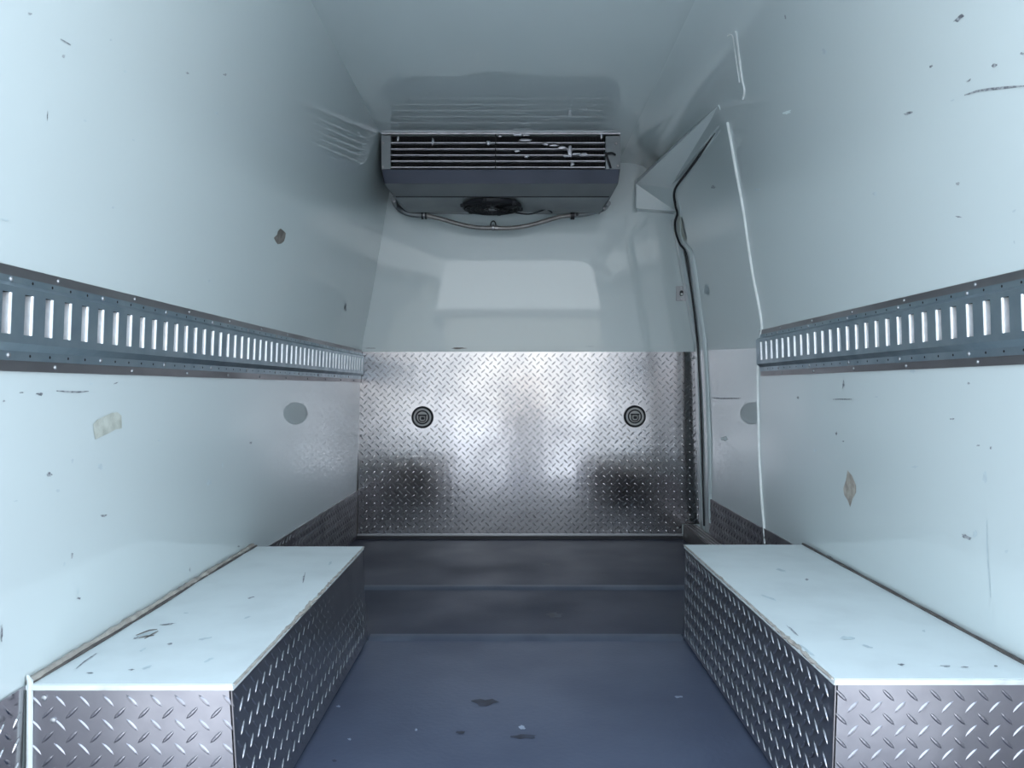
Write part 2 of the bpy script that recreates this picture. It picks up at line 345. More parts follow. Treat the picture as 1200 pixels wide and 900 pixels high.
# ------------------------------------------------------------------ wheel boxes
def wheel_box(side):
    L = side == 'L'; s = -1 if L else 1
    xi0, xi1 = (0.436, 0.433) if L else (0.512, 0.5075)   # top inner edge near, far
    xb = 0.420 if L else 0.502
    ya, yb = (1.223, 2.275) if L else (1.245, 2.300)
    zt = H - 0.46; tb = zt - 0.010
    g = thing('wheel_box', 'left wheel arch box with pale cracked top and diamond plate sides, against the left wall' if L else
              'right wheel arch box with pale scuffed top and diamond plate sides, below the right wall', 'wheel box', 'wheel arch boxes', (0, 0, 0))
    xo = lambda y, z=-.46: abs(wx(side, z, y)) - 0.004
    # top board
    bm = bmesh.new(); ov = 0.004
    ring = [(s * (xi0 - ov), ya - ov), (s * xo(ya), ya - ov), (s * xo(yb), yb), (s * (xi1 - ov), yb)]
    top = [bm.verts.new((x, y, zt)) for x, y in ring]; bot = [bm.verts.new((x, y, tb)) for x, y in ring]
    bm.faces.new(top); bm.faces.new(bot[::-1])
    for i in range(4): bm.faces.new((top[i], top[(i + 1) % 4], bot[(i + 1) % 4], bot[i]))
    bmesh.ops.bevel(bm, geom=[e for e in bm.edges if all(v.co.z > zt - .001 for v in e.verts)], offset=0.002, segments=2, affect='EDGES')
    board = from_bm('top_board', bm, M['top'], g)
    # white painted lip along the front
    bm = bmesh.new(); add_box(bm, min(s * (xi0 - ov), s * xo(ya)), max(s * (xi0 - ov), s * xo(ya)), ya - ov - 0.003, ya - ov + 0.001, tb + 0.001, zt - 0.001, 0.001)
    from_bm('front_lip', bm, M['lipw'], g)
    # front plate
    zf = 0.0
    def plate(name, A, B, m, mt):      # A, B: bottom corners left to right as seen from outside, top corners
        (a0, a1), (b0, b1) = A, B
        n = ((b0 - a0).cross(a1 - a0)).normalized()
        vs = [a0, b0, b1, a1] + [p - n * 0.004 for p in (a0, b0, b1, a1)]
        o = mesh(name, vs, [(0, 1, 2, 3), (7, 6, 5, 4), (0, 4, 5, 1), (1, 5, 6, 2), (2, 6, 7, 3), (3, 7, 4, 0)], m, g)
        U = (b0 - a0); V = (a1 - a0); V = V - U.normalized() * V.dot(U.normalized())
        W = U.length
        tread(o, a0, U, V, W, V.length, mt)
        return o
    V3 = Vector
    fi0, fi1 = V3((s * xb, ya, zf)), V3((s * xi0, ya, tb)); fo0, fo1 = V3((s * (xo(ya, -.7)), ya, zf)), V3((s * xo(ya), ya, tb))
    si0, si1 = V3((s * xb, yb, zf)), V3((s * xi1, yb, tb))
    if L:
        plate('front_plate', (fo0, fo1), (fi0, fi1), M['treadfront'], M['treadfront'])
        plate('side_plate', (fi0, fi1), (si0, si1), M['treadside'], M['treadside'])
    else:
        plate('front_plate', (fi0, fi1), (fo0, fo1), M['treadfront'], M['treadfront'])
        plate('side_plate', (si0, si1), (fi0, fi1), M['treadside'], M['treadside'])
    # rear end panel closes the box
    vs = [si0, V3((s * xo(yb, -.7), yb, zf)), V3((s * xo(yb), yb, tb)), si1]
    mesh('rear_panel', vs, [(0, 1, 2, 3)], M['treadside'], g)
    # corner angle between the two plates
    tube('corner_bead', [fi0 + V3((0, -0.001, 0)), fi1 + V3((0, -0.001, 0))], 0.0016, M['strip'], g, 8)
    # broken sealant along the top inner edge
    rnd = random.Random(7 if L else 8)
    pts, rad = [], []; n = 90
    for i in range(n):
        t = i / (n - 1); y = ya + (yb - ya) * t; x = xi0 + (xi1 - xi0) * t
        amp = math.exp(-((t - 0.42) / 0.2) ** 2) if L else math.exp(-((t - 0.15) / 0.12) ** 2) + 0.5 * math.exp(-((t - .62) / .02) ** 2)
        pts.append((s * (x - 0.004 + rnd.uniform(-1, 1) * 0.002 * (amp + .3)), y, zt - 0.002 + rnd.uniform(-1, 1) * 0.0015 * (amp + .2)))
        rad.append(0.0022 + 0.003 * amp * rnd.random())
    tube('edge_sealant', pts, rad, M['oldseal'], g, 6)
    # joint against the wall
    if L:
        pts, rad = [], []
        for i in range(60):
            y = ya + (yb - ya) * i / 59
            pts.append((-(xo(y) - 0.003 + rnd.uniform(-1, 1) * 0.0015), y, zt + 0.003)); rad.append(rnd.uniform(0.004, 0.0075))
        tube('wall_sealant', pts, rad, M['oldseal'], g, 6)
        pts = [(-(xo(y) - 0.011 - 0.002 * math.sin(y * 9)), y, zt + 0.0015) for y in [ya + (yb - ya) * i / 30 for i in range(31)]]
        tube('wall_joint', pts, [0.0012 + 0.0022 * abs(math.sin(i * .35)) for i in range(31)], M['gap'], g, 6)
        tube('corner_sealant', [(-(xo(ya) - 0.004), ya - 0.003, 0.0), (-(xo(ya) - 0.006), ya - 0.004, zt + .005), (-(xo(ya) + 0.001), ya, zt + 0.012)], [0.0045, 0.0045, 0.002], M['lipw'], g, 8)
        for u_, v_ in ((53.5, 817), (64, 843)):
            p = P(u_, v_, ya); lathe('rivet', [(0.005, 0), (0.0045, -0.003), (0.002, -0.0045)], p, M['rivet'], g, n=10)
    else:
        pts = [((xo(y) - 0.003), y, zt + 0.002) for y in [ya + (yb - ya) * i / 30 for i in range(31)]]
        tube('wall_joint', pts, [0.0026 + 0.0012 * abs(math.sin(i * .5)) for i in range(31)], M['gap'], g, 6)
    return g
wheel_box('L'); wheel_box('R')

# ------------------------------------------------------------------ slotted cargo rails
def cargo_rail(side, y0, y1, z0, first):
    L = side == 'L'
    g = thing('cargo_rail', 'long slotted steel cargo rail along the left wall, reaching the far bulkhead' if L else
              'shorter slotted steel cargo rail along the right wall, ending at the side door', 'cargo rail', 'slotted cargo rails on the side walls')
    def m3(y, h, d): return (wx(side, z0 + h, y, d), y, H + z0 + h)
    # body: mesh in (y, h, d)
    verts, faces, idx = [], [], {}
    def V(y, h, d):
        k = (round(y, 5), round(h, 5), round(d, 5))
        if k not in idx: idx[k] = len(verts); verts.append(m3(y, h, d))
        return idx[k]
    def Q(*p): faces.append([V(*q) for q in p])
    dp = 0.0165
    cross = [(0.016, 0.002), (0.016, 0.0055), (0.030, 0.0055), (0.041, dp)]
    crosst = [(0.123, dp), (0.130, 0.0055), (0.140, 0.0055), (0.140, 0.002)]
    pit, sw = 0.0515, 0.0180
    ys = []; k = 0; y = first
    while y + sw < y1 - 0.02: ys.append((y, y + sw)); y += pit
    cuts = [y0] + [c for a, b in ys for c in (a, b + 0.0035)] + [y1]
    h0, h1 = 0.0535, 0.1135
    lipv, lipf = [], []
    for i in range(len(cuts) - 1):
        a, b = cuts[i], cuts[i + 1]
        for c in (cross, crosst):
            for (ha, da), (hb, db) in zip(c, c[1:]): Q((a, ha, da), (b, ha, da), (b, hb, db), (a, hb, db))
        Q((a, .041, dp), (b, .041, dp), (b, h0, dp), (a, h0, dp)); Q((a, h1, dp), (b, h1, dp), (b, .123, dp), (a, .123, dp))
        if i % 2 == 0: Q((a, h0, dp), (b, h0, dp), (b, h1, dp), (a, h1, dp))
    o = mesh('rail_body', verts, faces, M['galv'], g)
    # rolled slot edges: the bent-in far lip faces the rear opening, daylight put in its colour
    for a, b in ys:
        e = b + 0.0035
        arc = [(e, dp), (e - 0.0018, dp - 0.0004), (e - 0.003, dp - 0.0015), (e - 0.0036, dp - 0.0032), (e - 0.0040, 0.0022)]
        j = len(lipv)
        for y, d in arc: lipv += [m3(y, h0, d), m3(y, h1, d)]
        for q in range(len(arc) - 1): lipf.append((j + 2 * q, j + 2 * q + 1, j + 2 * q + 3, j + 2 * q + 2))
        j = len(lipv)
        lipv += [m3(a, h0, dp), m3(a, h1, dp), m3(a, h0, .0022), m3(a, h1, .0022)]; lipf.append((j, j + 1, j + 3, j + 2))
    lp = mesh('slot_edges', lipv, lipf, M['lip'], g, True); lp['label'] = 'metal edges of the slots, pale with painted daylight'; lp['kind'] = 'stuff'
    sy = [y0] + [q for q in YS if y0 < q < y1] + [y1]
    mesh('backing', [m3(y, h, .0018) for y in sy for h in (.02, .136)], [(2 * i, 2 * i + 2, 2 * i + 3, 2 * i + 1) for i in range(len(sy) - 1)], M['dark'], g)
    # flanking aluminium strips
    for a, b in ((0.0, 0.0165), (0.1395, 0.155)):
        bm = bmesh.new()
        for t in range(2): pass
        sy = [y0] + [q for q in YS if y0 < q < y1] + [y1]
        rg = [[bm.verts.new(m3(y, h, d)) for h, d in ((a, .0006), (a, .0035), (b, .0035), (b, .0006))] for y in sy]
        for A_, B_ in zip(rg, rg[1:]):
            for q in range(4): bm.faces.new((A_[q], A_[(q + 1) % 4], B_[(q + 1) % 4], B_[q]))
        bm.faces.new(rg[0]); bm.faces.new(rg[-1][::-1])
        from_bm('edge_strip', bm, M['strip'], g)
    # rivets on the strips, screws on the flanges (shared meshes)
    def head(r, t, name):
        bm = bmesh.new(); add_lathe(bm, [(r, 0), (r * .85, t * .6), (r * .4, t)], (0, 0, 0), 'x', 8)
        bmesh.ops.recalc_face_normals(bm, faces=bm.faces); me = bpy.data.meshes.new(name); bm.to_mesh(me); bm.free()
        me.materials.append(M['rivet'])
        for p in me.polygons: p.use_smooth = True
        return me
    rv, scw = head(0.0042, 0.003, 'rivet'), head(0.0048, 0.003, 'screw')
    def put(me, nm, y, h, d):
        o = bpy.data.objects.new(nm, me); COL.objects.link(o); o.parent = g; o.location = m3(y, h, d)
        if not L: o.rotation_euler = (0, 0, math.pi)
    r0 = 1.27 if L else 1.16
    y = r0
    while y < y1 - 0.03:
        if y > y0 + 0.02:
            for h in (0.008, 0.1475): put(rv, 'rivet', y, h, 0.0033)
        y += 0.2575
    y = ys[0][0] + sw + 0.5 * (pit - sw)
    i = 0
    pv, pf = [], []
    while y < y1 - 0.03:
        for h in (0.0235, 0.1345):
            if i % 5 == 0: put(scw, 'screw', y, h, 0.0053)
            else:
                j = len(pv); 
                for q in range(6):
                    an = q * math.pi / 3; pv.append(m3(y + .0026 * math.cos(an), h + .0026 * math.sin(an), 0.0058))
                pf.append(tuple(range(j, j + 6)))
        y += pit; i += 1
    ph = mesh('punched_holes', pv, pf, M['dark'], g); ph['kind'] = 'stuff'
    return g
cargo_rail('L', Y0 + 0.01, 3.745, 0.024, 1.2225 - 0.0515 * 7 - 0.006)
cargo_rail('R', Y0 + 0.01, 2.655, 0.038, 1.2000 - 0.0515 * 6)

# ------------------------------------------------------------------ side door
seal_px = [(848, 143, 2.70), (830, 168, 2.88), (808, 198, 3.22), (791, 222, 3.53), (791.5, 240, 3.56), (794, 250, 3.57), (791, 260, 3.62), (792, 272, 3.64), (797, 286, 3.61), (804, 297, 3.60),
           (809, 330, 3.66), (814, 368, 3.70), (818, 410, 3.71), (821, 470, 3.71), (823, 540, 3.71), (825, 616, 3.71)]
def door_pt(u, v, off=0.0): return hit(u, v, 'D', off)
sp = [hit(u, v, 'D', 0.003) for u, v, _ in seal_px]
low = sorted([(p.z - H, p.y) for p in sp[3:]])
def seal_y(z):
    if z <= low[0][0]: return low[0][1]
    for (a, ya), (b, yb) in zip(low, low[1:]):
        if z <= b: return ya + (yb - ya) * (z - a) / (b - a)
    return low[-1][1]
zs = [-0.731 + (low[-1][0] + 0.731) * i / 48 for i in range(49)] + [0.915, 0.93]
bm = bmesh.new(); rows = []
for z in zs:
    row = []
    for k in range(5):
        y = DOOR_Y - 0.02 + (seal_y(z) - DOOR_Y + 0.02) * k / 4
        row.append((bm.verts.new((wx('D', z, y, 0), y, H + z)), bm.verts.new((wx('D', z, y, -0.03), y, H + z))))
    rows.append(row)
for A_, B_ in zip(rows, rows[1:]):
    for k in range(4):
        bm.faces.new((A_[k][0], A_[k + 1][0], B_[k + 1][0], B_[k][0])); bm.faces.new((A_[k][1], B_[k][1], B_[k + 1][1], A_[k + 1][1]))
    for k in (0, 4): bm.faces.new((A_[k][0], A_[k][1], B_[k][1], B_[k][0]))
for rw in (rows[0], rows[-1]):
    for k in range(4): bm.faces.new((rw[k][0], rw[k][1], rw[k + 1][1], rw[k + 1][0]))
door = from_bm('door_1', bm, M['wall'])
for p in door.data.polygons: p.use_smooth = True
door.data.set_sharp_from_angle(angle=R(25)); tag(door, kind='structure')
shell_strip('leak_blocker', 'D', RP, [3.40, 3.60, 3.758], -0.731, 1.0, M['wall'], off=-0.034, thick=0.04)  # unseen strip added to stop sky light leaking in past the door
shell_strip('pocket_filler', 'D', RP, [3.695, 3.751], -0.731, 0.80, M['wall'], off=-0.013, thick=0.018)  # hidden strip added to lighten the dark pocket mirrored in the plate
tube('door_seal', smooth_path(sp, 5), 0.0052, M['black'], door, 8)
fr = [hit(u + dx, v, 'D', -0.007) for u, v, dx in ((795, 232, 2), (798, 250, 2), (797, 262, 3), (798, 275, 3), (803, 287, 3), (810, 298, 4), (815, 330, 4), (820, 368, 4), (824, 410, 5), (827, 470, 5), (829, 540, 5), (830, 612, 5))]
tube('rounded_edge', smooth_path(fr, 5), [0.009 + 0.010 * min(1, i / 30) for i in range(len(smooth_path(fr, 5)))], M['wall'], door, 12)
# dented patch by the bulge of the seal
def wall_poly(name, pts, side, m, parent, off=0.0008):
    vs = [hit(u, v, side, off) for u, v in pts]
    return mesh(name, vs, [tuple(range(len(vs)))], m, parent)
wall_poly('worn_patch', [(796, 250), (799, 256), (801, 268), (804, 280), (801, 284), (797, 278), (794, 268), (794, 258)], 'D', M['tape'], door, 0.004)
# white bead along the rear edge of the door
wb = [(853, 143), (857, 165), (863, 200), (871, 243), (877, 285), (883, 325), (889, 355), (893, 383), (889, 410), (888, 450), (889, 500), (890, 540), (893, 590), (897, 637)]
wbp = [hit(u, v, 'R', 0.002) for u, v in wb]
tube('sealant_bead', smooth_path(wbp, 5), 0.0052, M['seal'], wall_right, 8)
tube('sealant_bead', smooth_path([hit(u, v, 'R', 0.001) for u, v in ((863, 36), (866, 60), (870, 90), (873, 105), (871, 116))], 5), 0.0035, M['seal'], wall_right, 6)
tube('sealant_bead', smooth_path([hit(u, v, 'R', 0.001) for u, v in ((853, 41), (859, 41), (862, 62), (867, 96))], 5), 0.002, M['seal'], wall_right, 6)
# header boxed in above the door
hv = [Vector((p[0], p[1], H + p[2])) for p in ((.700, 2.66, .957), (.586, 3.70, .960), (.586, 3.70, .845), (.768, 3.69, .830), (.735, 3.52, .893), (.722, 2.66, .899))]
hb = [Vector((p[0], p[1], H + p[2])) for p in ((.735, 2.66, 1.0), (.60, 3.759, 1.0), (.60, 3.759, .845), (.80, 3.759, .83), (.78, 3.6, .893), (.76, 2.66, .899))]
bm = bmesh.new(); A = [bm.verts.new(v) for v in hv]; B = [bm.verts.new(v) for v in hb]
for q in ((0, 1, 4, 5), (1, 2, 3, 4)): bm.faces.new([A[i] for i in q])
for i in range(6): j = (i + 1) % 6; bm.faces.new((A[i], A[j], B[j], B[i]))
tag(from_bm('trim_2', bm, M['wall']), kind='structure')
# door sill
sl = thing('door_sill', 'low dark metal sill along the foot of the side door, beside the far tread plate', 'sill', loc=(0.81, 2.31, 0))
bm = bmesh.new(); add_box(bm, 0.004, 0.070, 0.0, 1.43, 0.005, 0.078, 0.003); from_bm('sill_box', bm, M['sill'], sl)
for x in (0.018, 0.034, 0.05): box('ridge', x, x + 0.005, 0.004, 1.425, 0.0775, 0.081, M['kick'], sl)
# latch plate on the bulkhead
lt = thing('latch_plate', 'small square metal catch plate with a keyhole on the far bulkhead beside the door', 'latch', loc=tuple(hit(798, 344, 'back', 0)))
bm = bmesh.new(); add_box(bm, -0.024, 0.024, -0.006, 0, -0.036, 0.036, 0.002); from_bm('plate', bm, M['rivet'], lt)
bm = bmesh.new(); add_box(bm, -0.007, 0.009, -0.012, -0.006, -0.012, 0.014, 0.003); from_bm('catch', bm, M['black'], lt)
lathe('catch_pin', [(0.006, -0.012), (0.005, -0.016)], (0.001, 0, -0.004), M['seal'], lt, n=10)
for z in (-0.027, 0.027): lathe('screw', [(0.004, -0.006), (0.003, -0.008)], (0, 0, z), M['slat'], lt, n=8)

# ------------------------------------------------------------------ cooling unit
cu = thing('cooling_unit', 'grey ceiling mounted cooling unit with horizontal slats at the top of the far bulkhead', 'cooling unit', loc=(0, 0, 0))
S = [(3.317, 1.0765, -.552, .458), (3.317, .923, -.552, .458), (3.317, .862, -.541, .449), (3.375, .819, -.507, .425), (3.62, .808, -.478, .400), (3.757, .830, -.50, .42), (3.757, 1.0765, -.545, .458)]
def sec(i, side): D, z, a, b = S[i]; return Vector((a if side < 0 else b, D, H + z))
def strip(name, i, j, m, thick=0.003, inset=0.0):
    a, b, c, d = sec(i, -1), sec(i, 1), sec(j, 1), sec(j, -1)
    n = (b - a).cross(c - a).normalized(); n = -n if n.y > 0 and n.z > -0.5 else n
    vs = [a, b, c, d]; bk = [v + Vector((0, 0.004, 0.004)) for v in vs]
    return mesh(name, vs + bk, [(0, 1, 2, 3), (7, 6, 5, 4), (0, 4, 5, 1), (1, 5, 6, 2), (2, 6, 7, 3), (3, 7, 4, 0)], m, cu)
o = strip('front_band', 1, 2, M['band']); o['label'] = 'dark blue band below the slats'
strip('sloping_panel', 2, 3, M['case'])
strip('underside_panel', 3, 4, M['case']); strip('rear_tray', 4, 5, M['case'])
for s, nm in ((-1, 'end_panel'), (1, 'end_panel')):
    vs = [sec(i, s) for i in range(7)]; bk = [v + Vector((-s * 0.003, 0, 0)) for v in vs]
    mesh(nm, vs + bk, [tuple(range(7)), tuple(range(13, 6, -1))] + [(i, (i + 1) % 7, (i + 1) % 7 + 7, i + 7) for i in range(7)], M['case'], cu)
zt_, zb_ = H + 1.0765, H + .923
box('top_rail', -.552, .458, 3.313, 3.325, zt_ - 0.006, zt_, M['slat'], cu)
xl, xr = -.513, .392
box('end_bracket', -.552, xl, 3.313, 3.33, zb_, zt_ - 0.012, M['case'], cu); box('end_bracket', xr + .004, .458, 3.314, 3.33, zb_, zt_ - 0.014, M['case'], cu)
box('bottom_rail', xl, xr, 3.313, 3.322, zb_ - .002, zb_ + 0.003, M['dark'], cu)
bm = bmesh.new()
add_box(bm, xl, xr, 3.36, 3.362, zb_, zt_ - .001)
for i in range(180):
    x = xl + 0.002 + (xr - xl - .004) * i / 179; add_box(bm, x - .0005, x + .0005, 3.345, 3.361, zb_ + .002, zt_ - .008)
o = from_bm('coil_fins', bm, M['dark'], cu)
for v in (166.5, 173.8, 181, 188, 195.3):
    z = H + (454 - v) / F * 3.315
    bm = bmesh.new(); add_box(bm, xl - .002, xr + .002, 3.318, 3.342, z - .0019, z + .0019, 0.0008); from_bm('slat', bm, M['slat'], cu)
box('mullion', -.072, -.068, 3.316, 3.325, zb_, zt_ - .006, M['black'], cu)
bolt = bmesh.new(); add_lathe(bolt, [(0.005, 0), (0.0045, -0.003), (0.002, -0.004)], (0, 0, 0), 'y', 8)
bme = bpy.data.meshes.new('bolt'); bmesh.ops.recalc_face_normals(bolt, faces=bolt.faces); bolt.to_mesh(bme); bolt.free(); bme.materials.append(M['strip'])
for u, v in ((449, 167), (448.5, 195), (724, 194), (722, 168), (462, 236), (708, 244)):
    p = P(u, v, 3.312 if v < 200 else 3.40 if u < 600 else 3.48); o = bpy.data.objects.new('bolt', bme); COL.objects.link(o); o.parent = cu; o.location = p
tube('coil_fitting', smooth_path([P(712, 180, 3.312), P(717, 179, 3.30), P(721, 181, 3.312)], 4), 0.005, M['black'], cu, 8)
tube('diagonal_strap', [P(709.5, 178, 3.311), P(716, 197, 3.311)], 0.0055, M['black'], cu, 6)
tube('panel_seam', [Vector((-.500, 3.374, H + .8205)), Vector((.418, 3.374, H + .8205))], 0.0035, M['black'], cu, 6)  # dark seam between the sloping panel and the underside
# fan
fx, fy, fz = -0.090, 3.497, H + 0.8125
o = lathe('fan_shroud', [(0.132, 0.0), (0.132, -0.012), (0.126, -0.018), (0.120, -0.012), (0.118, 0.0)], (fx, fy, fz), M['black'], cu, 'z', 36)
sh = o
bm = bmesh.new()
for r_ in (0.03, 0.052, 0.074, 0.096, 0.116):
    add_tube(bm, [(fx + r_ * math.cos(a), fy + r_ * math.sin(a), fz - 0.019 - 0.006 * (1 - r_ / .116)) for a in [k * math.pi / 16 for k in range(32)]], 0.0016, 5, True, True)
for k in range(8):
    a = k * math.pi / 4; add_tube(bm, [(fx + .02 * math.cos(a), fy + .02 * math.sin(a), fz - .024), (fx + .122 * math.cos(a), fy + .122 * math.sin(a), fz - .018)], 0.0018, 5)
from_bm('fan_guard', bm, M['black'], cu, True)
lathe('fan_hub', [(0.034, -0.003), (0.034, -0.018), (0.028, -0.021)], (fx, fy, fz), M['strip'], cu, 'z', 20)
for k in range(5):
    a = k * 2 * math.pi / 5; vs = []
    for r_, tw in ((0.033, 0.32), (0.075, 0.42), (0.114, 0.40)):
        for t in (-1, 1):
            an = a + t * tw; vs.append((fx + r_ * math.cos(an), fy + r_ * math.sin(an), fz - 0.009 + t * 0.005))
    mesh('fan_blade', vs, [(0, 1, 3, 2), (2, 3, 5, 4)], M['dark'], cu, True)
for k in range(6):
    a = k * math.pi / 3 + .3; lathe('fan_lug', [(0.011, 0), (0.011, -0.011), (0.007, -0.014)], (fx + .134 * math.cos(a), fy + .134 * math.sin(a), fz - .004), M['black'], cu, 'z', 10)
box('fan_throat', fx - .09, fx + .09, fy - .09, fy + .09, fz - .004, fz - .002, M['dark'], cu)
tube('cable', smooth_path([P(598, 247, 3.52), P(610, 250, 3.56), P(622, 250.5, 3.58), P(634, 247, 3.58), P(641, 245, 3.58), P(647, 249, 3.60)], 5), 0.0035, M['black'], cu, 6)
# pale irregular clumps set in front of the slats
rr = random.Random(3)
def blob3(name, c, rx, rz, m, par, seed, ry=0.004):
    bm = bmesh.new(); bmesh.ops.create_icosphere(bm, subdivisions=2, radius=1); r2 = random.Random(seed)
    for v in bm.verts:
        k = r2.uniform(0.6, 1.2); v.co = Vector((v.co.x * rx * k, v.co.y * ry, v.co.z * rz * k)) + c
    return from_bm(name, bm, m, par, True)
for i, (u, v, a, b) in enumerate(((466, 162, 1.6, 3), (507, 166, 1.5, 5), (572, 167, 3, 2.5), (586, 159, 3, 1.5), (606, 157.5, 5, 1.6), (615, 164, 8, 1.8), (606, 176.5, 3.5, 2), (617, 183, 3, 1.8),
                                  (639, 168.5, 4, 1.6), (650, 170, 6, 1.6), (659, 172.5, 6, 1.8), (668, 177, 3, 7), (664, 182, 5, 2), (684, 181, 5, 2.5), (671, 192, 2.5, 3), (676, 180, 6, 1.4), (705, 159, 1.4, 4), (616, 158, 5, 1.2))):
    blob3('pale_clump', P(u, v, 3.309), a / F * 3.3, b / F * 3.3, M['slat'] if i % 3 else M['rivet'], cu, i)
# corrugated drain hose slung beneath
dh = thing('drain_hose', 'sagging grey drain hose clamped under the cooling unit', 'hose', loc=(0, 0, 0))
def D_(u, v): return P(u, v, 3.665)
tube('outlet_pipe', smooth_path([P(461, 233, 3.50), D_(464, 240), D_(471, 247), D_(482, 251), D_(497, 252)], 5), 0.0125, M['case'], dh, 12)
tube('outlet_pipe', smooth_path([P(713, 238, 3.50), D_(708, 244), D_(697, 248), D_(684, 251), D_(672, 252)], 5), 0.0115, M['case'], dh, 12)
hp = smooth_path([D_(497, 252), D_(515, 256), D_(540, 263), D_(560, 266.5), D_(578, 267), D_(600, 267), D_(620, 264), D_(640, 258.5), D_(656, 254), D_(672, 252)], 14)
tube('hose', hp, [0.0098 + (0.0010 if i % 2 else 0) for i in range(len(hp))], M['hose'], dh, 12)
def clamp(u, v, r_, m, ln=0.012):
    c = D_(u, v); o = tube('hose_clamp', [c + Vector((-ln / 2, 0, 0)), c + Vector((ln / 2, 0, 0))], r_, m, dh, 14); return o
for du in (-2, 2): clamp(497 + du, 252, 0.019, M['black'], .008)
clamp(497, 252, 0.014, M['rivet'], .01); clamp(671, 252, 0.020, M['black'], .018); clamp(676, 250, 0.016, M['black'], .012)
clamp(578, 266.5, 0.0155, M['rivet'], .010); clamp(582, 267, 0.0125, M['strip'], .014)
tube('hanger_ring', [D_(578, 264) + Vector((0.012 * math.cos(a), -.002, 0.020 * math.sin(a))) for a in [k * math.pi / 10 for k in range(20)]], 0.003, M['black'], dh, 6, True)

# ------------------------------------------------------------------ marks on the surfaces (thin films on their wall)
def mark(name, u, v, w_, h_, ang, side, m, parent, seed, n=13, jag=0.5):
    r2 = random.Random(seed); ca, sa = math.cos(R(ang)), math.sin(R(ang)); pts = []
    for k in range(n):
        a = 2 * math.pi * k / n; q = r2.uniform(1 - jag, 1 + jag * .4); x, y = math.cos(a) * w_ / 2 * q, math.sin(a) * h_ / 2 * q
        pts.append((u + x * ca - y * sa, v + x * sa + y * ca))
    return wall_poly(name, pts, side, m, parent, 0.0007)
def line_mark(name, pts, wd, side, m, parent):
    n = len(pts); up, dn = [], []
    for i, (u, v) in enumerate(pts):
        a, b = pts[max(i - 1, 0)], pts[min(i + 1, n - 1)]; dx, dy = b[0] - a[0], b[1] - a[1]; l = math.hypot(dx, dy) or 1
        ww = wd * (0.25 + 0.75 * math.sin(math.pi * (i + .35) / (n - .3))); up.append((u - dy / l * ww / 2, v + dx / l * ww / 2)); dn.append((u + dy / l * ww / 2, v - dx / l * ww / 2))
    vs = [hit(u, v, side, 0.0007) for u, v in up + dn]
    return mesh(name, vs, [(i, i + 1, n + i + 1, n + i) for i in range(n - 1)], m, parent)
WL, WR = wall_left, wall_right
for i, (u, v, a, b, an, m) in enumerate([
    (34, 15, 5, 3, 30, 'mark'), (73.5, 65, 5, 4, 20, 'mark'), (55, 135, 1.2, 13, 0, 'mark'), (99, 141, 5, 3, 10, 'soft'), (129, 46, 3, 3, 0, 'soft'), (146, 83, 5, 3, 20, 'soft'),
    (219, 85, 4, 2.5, 20, 'mark'), (263, 87, 4, 3, 0, 'mark'), (253, 132, 5, 4, 0, 'soft'), (156, 164, 4, 2, 40, 'soft'), (4, 257, 12, 3, 15, 'soft'), (132, 243, 4, 3, 0, 'soft'),
    (245, 329, 4, 3, 0, 'soft'), (405, 360, 3, 12, 5, 'mark'), (47, 462, 9, 4, 10, 'mark'), (5, 470, 3, 3, 0, 'mark'), (25, 460, 6, 1.5, 0, 'mark'), (107, 450, 5, 3, 0, 'soft'),
    (136, 449, 6, 1.5, -20, 'mark'), (58, 556, 7, 5, 10, 'mark'), (85, 540, 3, 6, 0, 'soft'), (294, 519, 3.5, 3, 0, 'mark'), (122, 604, 8, 3, -5, 'mark'), (19, 587, 8, 2, -10, 'soft'),
    (245, 565, 6, 8, 20, 'soft'), (187, 516, 5, 2.5, 0, 'soft'), (261, 545, 2, 8, 0, 'soft'), (93, 701, 6, 3, 10, 'mark'), (92, 693, 2, 9, 10, 'soft'), (3, 740, 2.5, 22, 0, 'mark'),
    (85, 651, 3, 7, 10, 'mark'), (76, 661, 3, 6, 0, 'soft'), (223, 667, 1.5, 6, 0, 'mark'), (118, 547, 7, 7, 0, 'soft'), (280, 640, 4, 2, 0, 'mark'), (68, 575, 6, 4, 0, 'soft')]):
    mark('scuff', u, v, a, b, an, 'L', M[m], WL, 100 + i)
line_mark('scratch', [(70, 45), (75, 48), (82, 52)], 1.8, 'L', M['mark'], WL)
line_mark('scratch', [(66, 458), (80, 459), (91, 459.5), (104, 458.5)], 2.2, 'L', M['mark'], WL)
ch = mark('paint_chip', 328, 277, 13, 17, 10, 'L', M['chip'], WL, 5, 11, .4); ch['label'] = 'brown chip through the paint'
tp = wall_poly('adhesive_patch', [(109.5, 497), (114, 492), (122, 488), (131, 484), (138, 483), (142.5, 487), (143, 502), (136, 503), (127, 508), (118, 512), (112, 515), (110, 506)], 'L', M['tape'], None, 0.001)
tag(tp, 'small torn scrap of beige tape stuck on the left wall below the rail', 'tape')
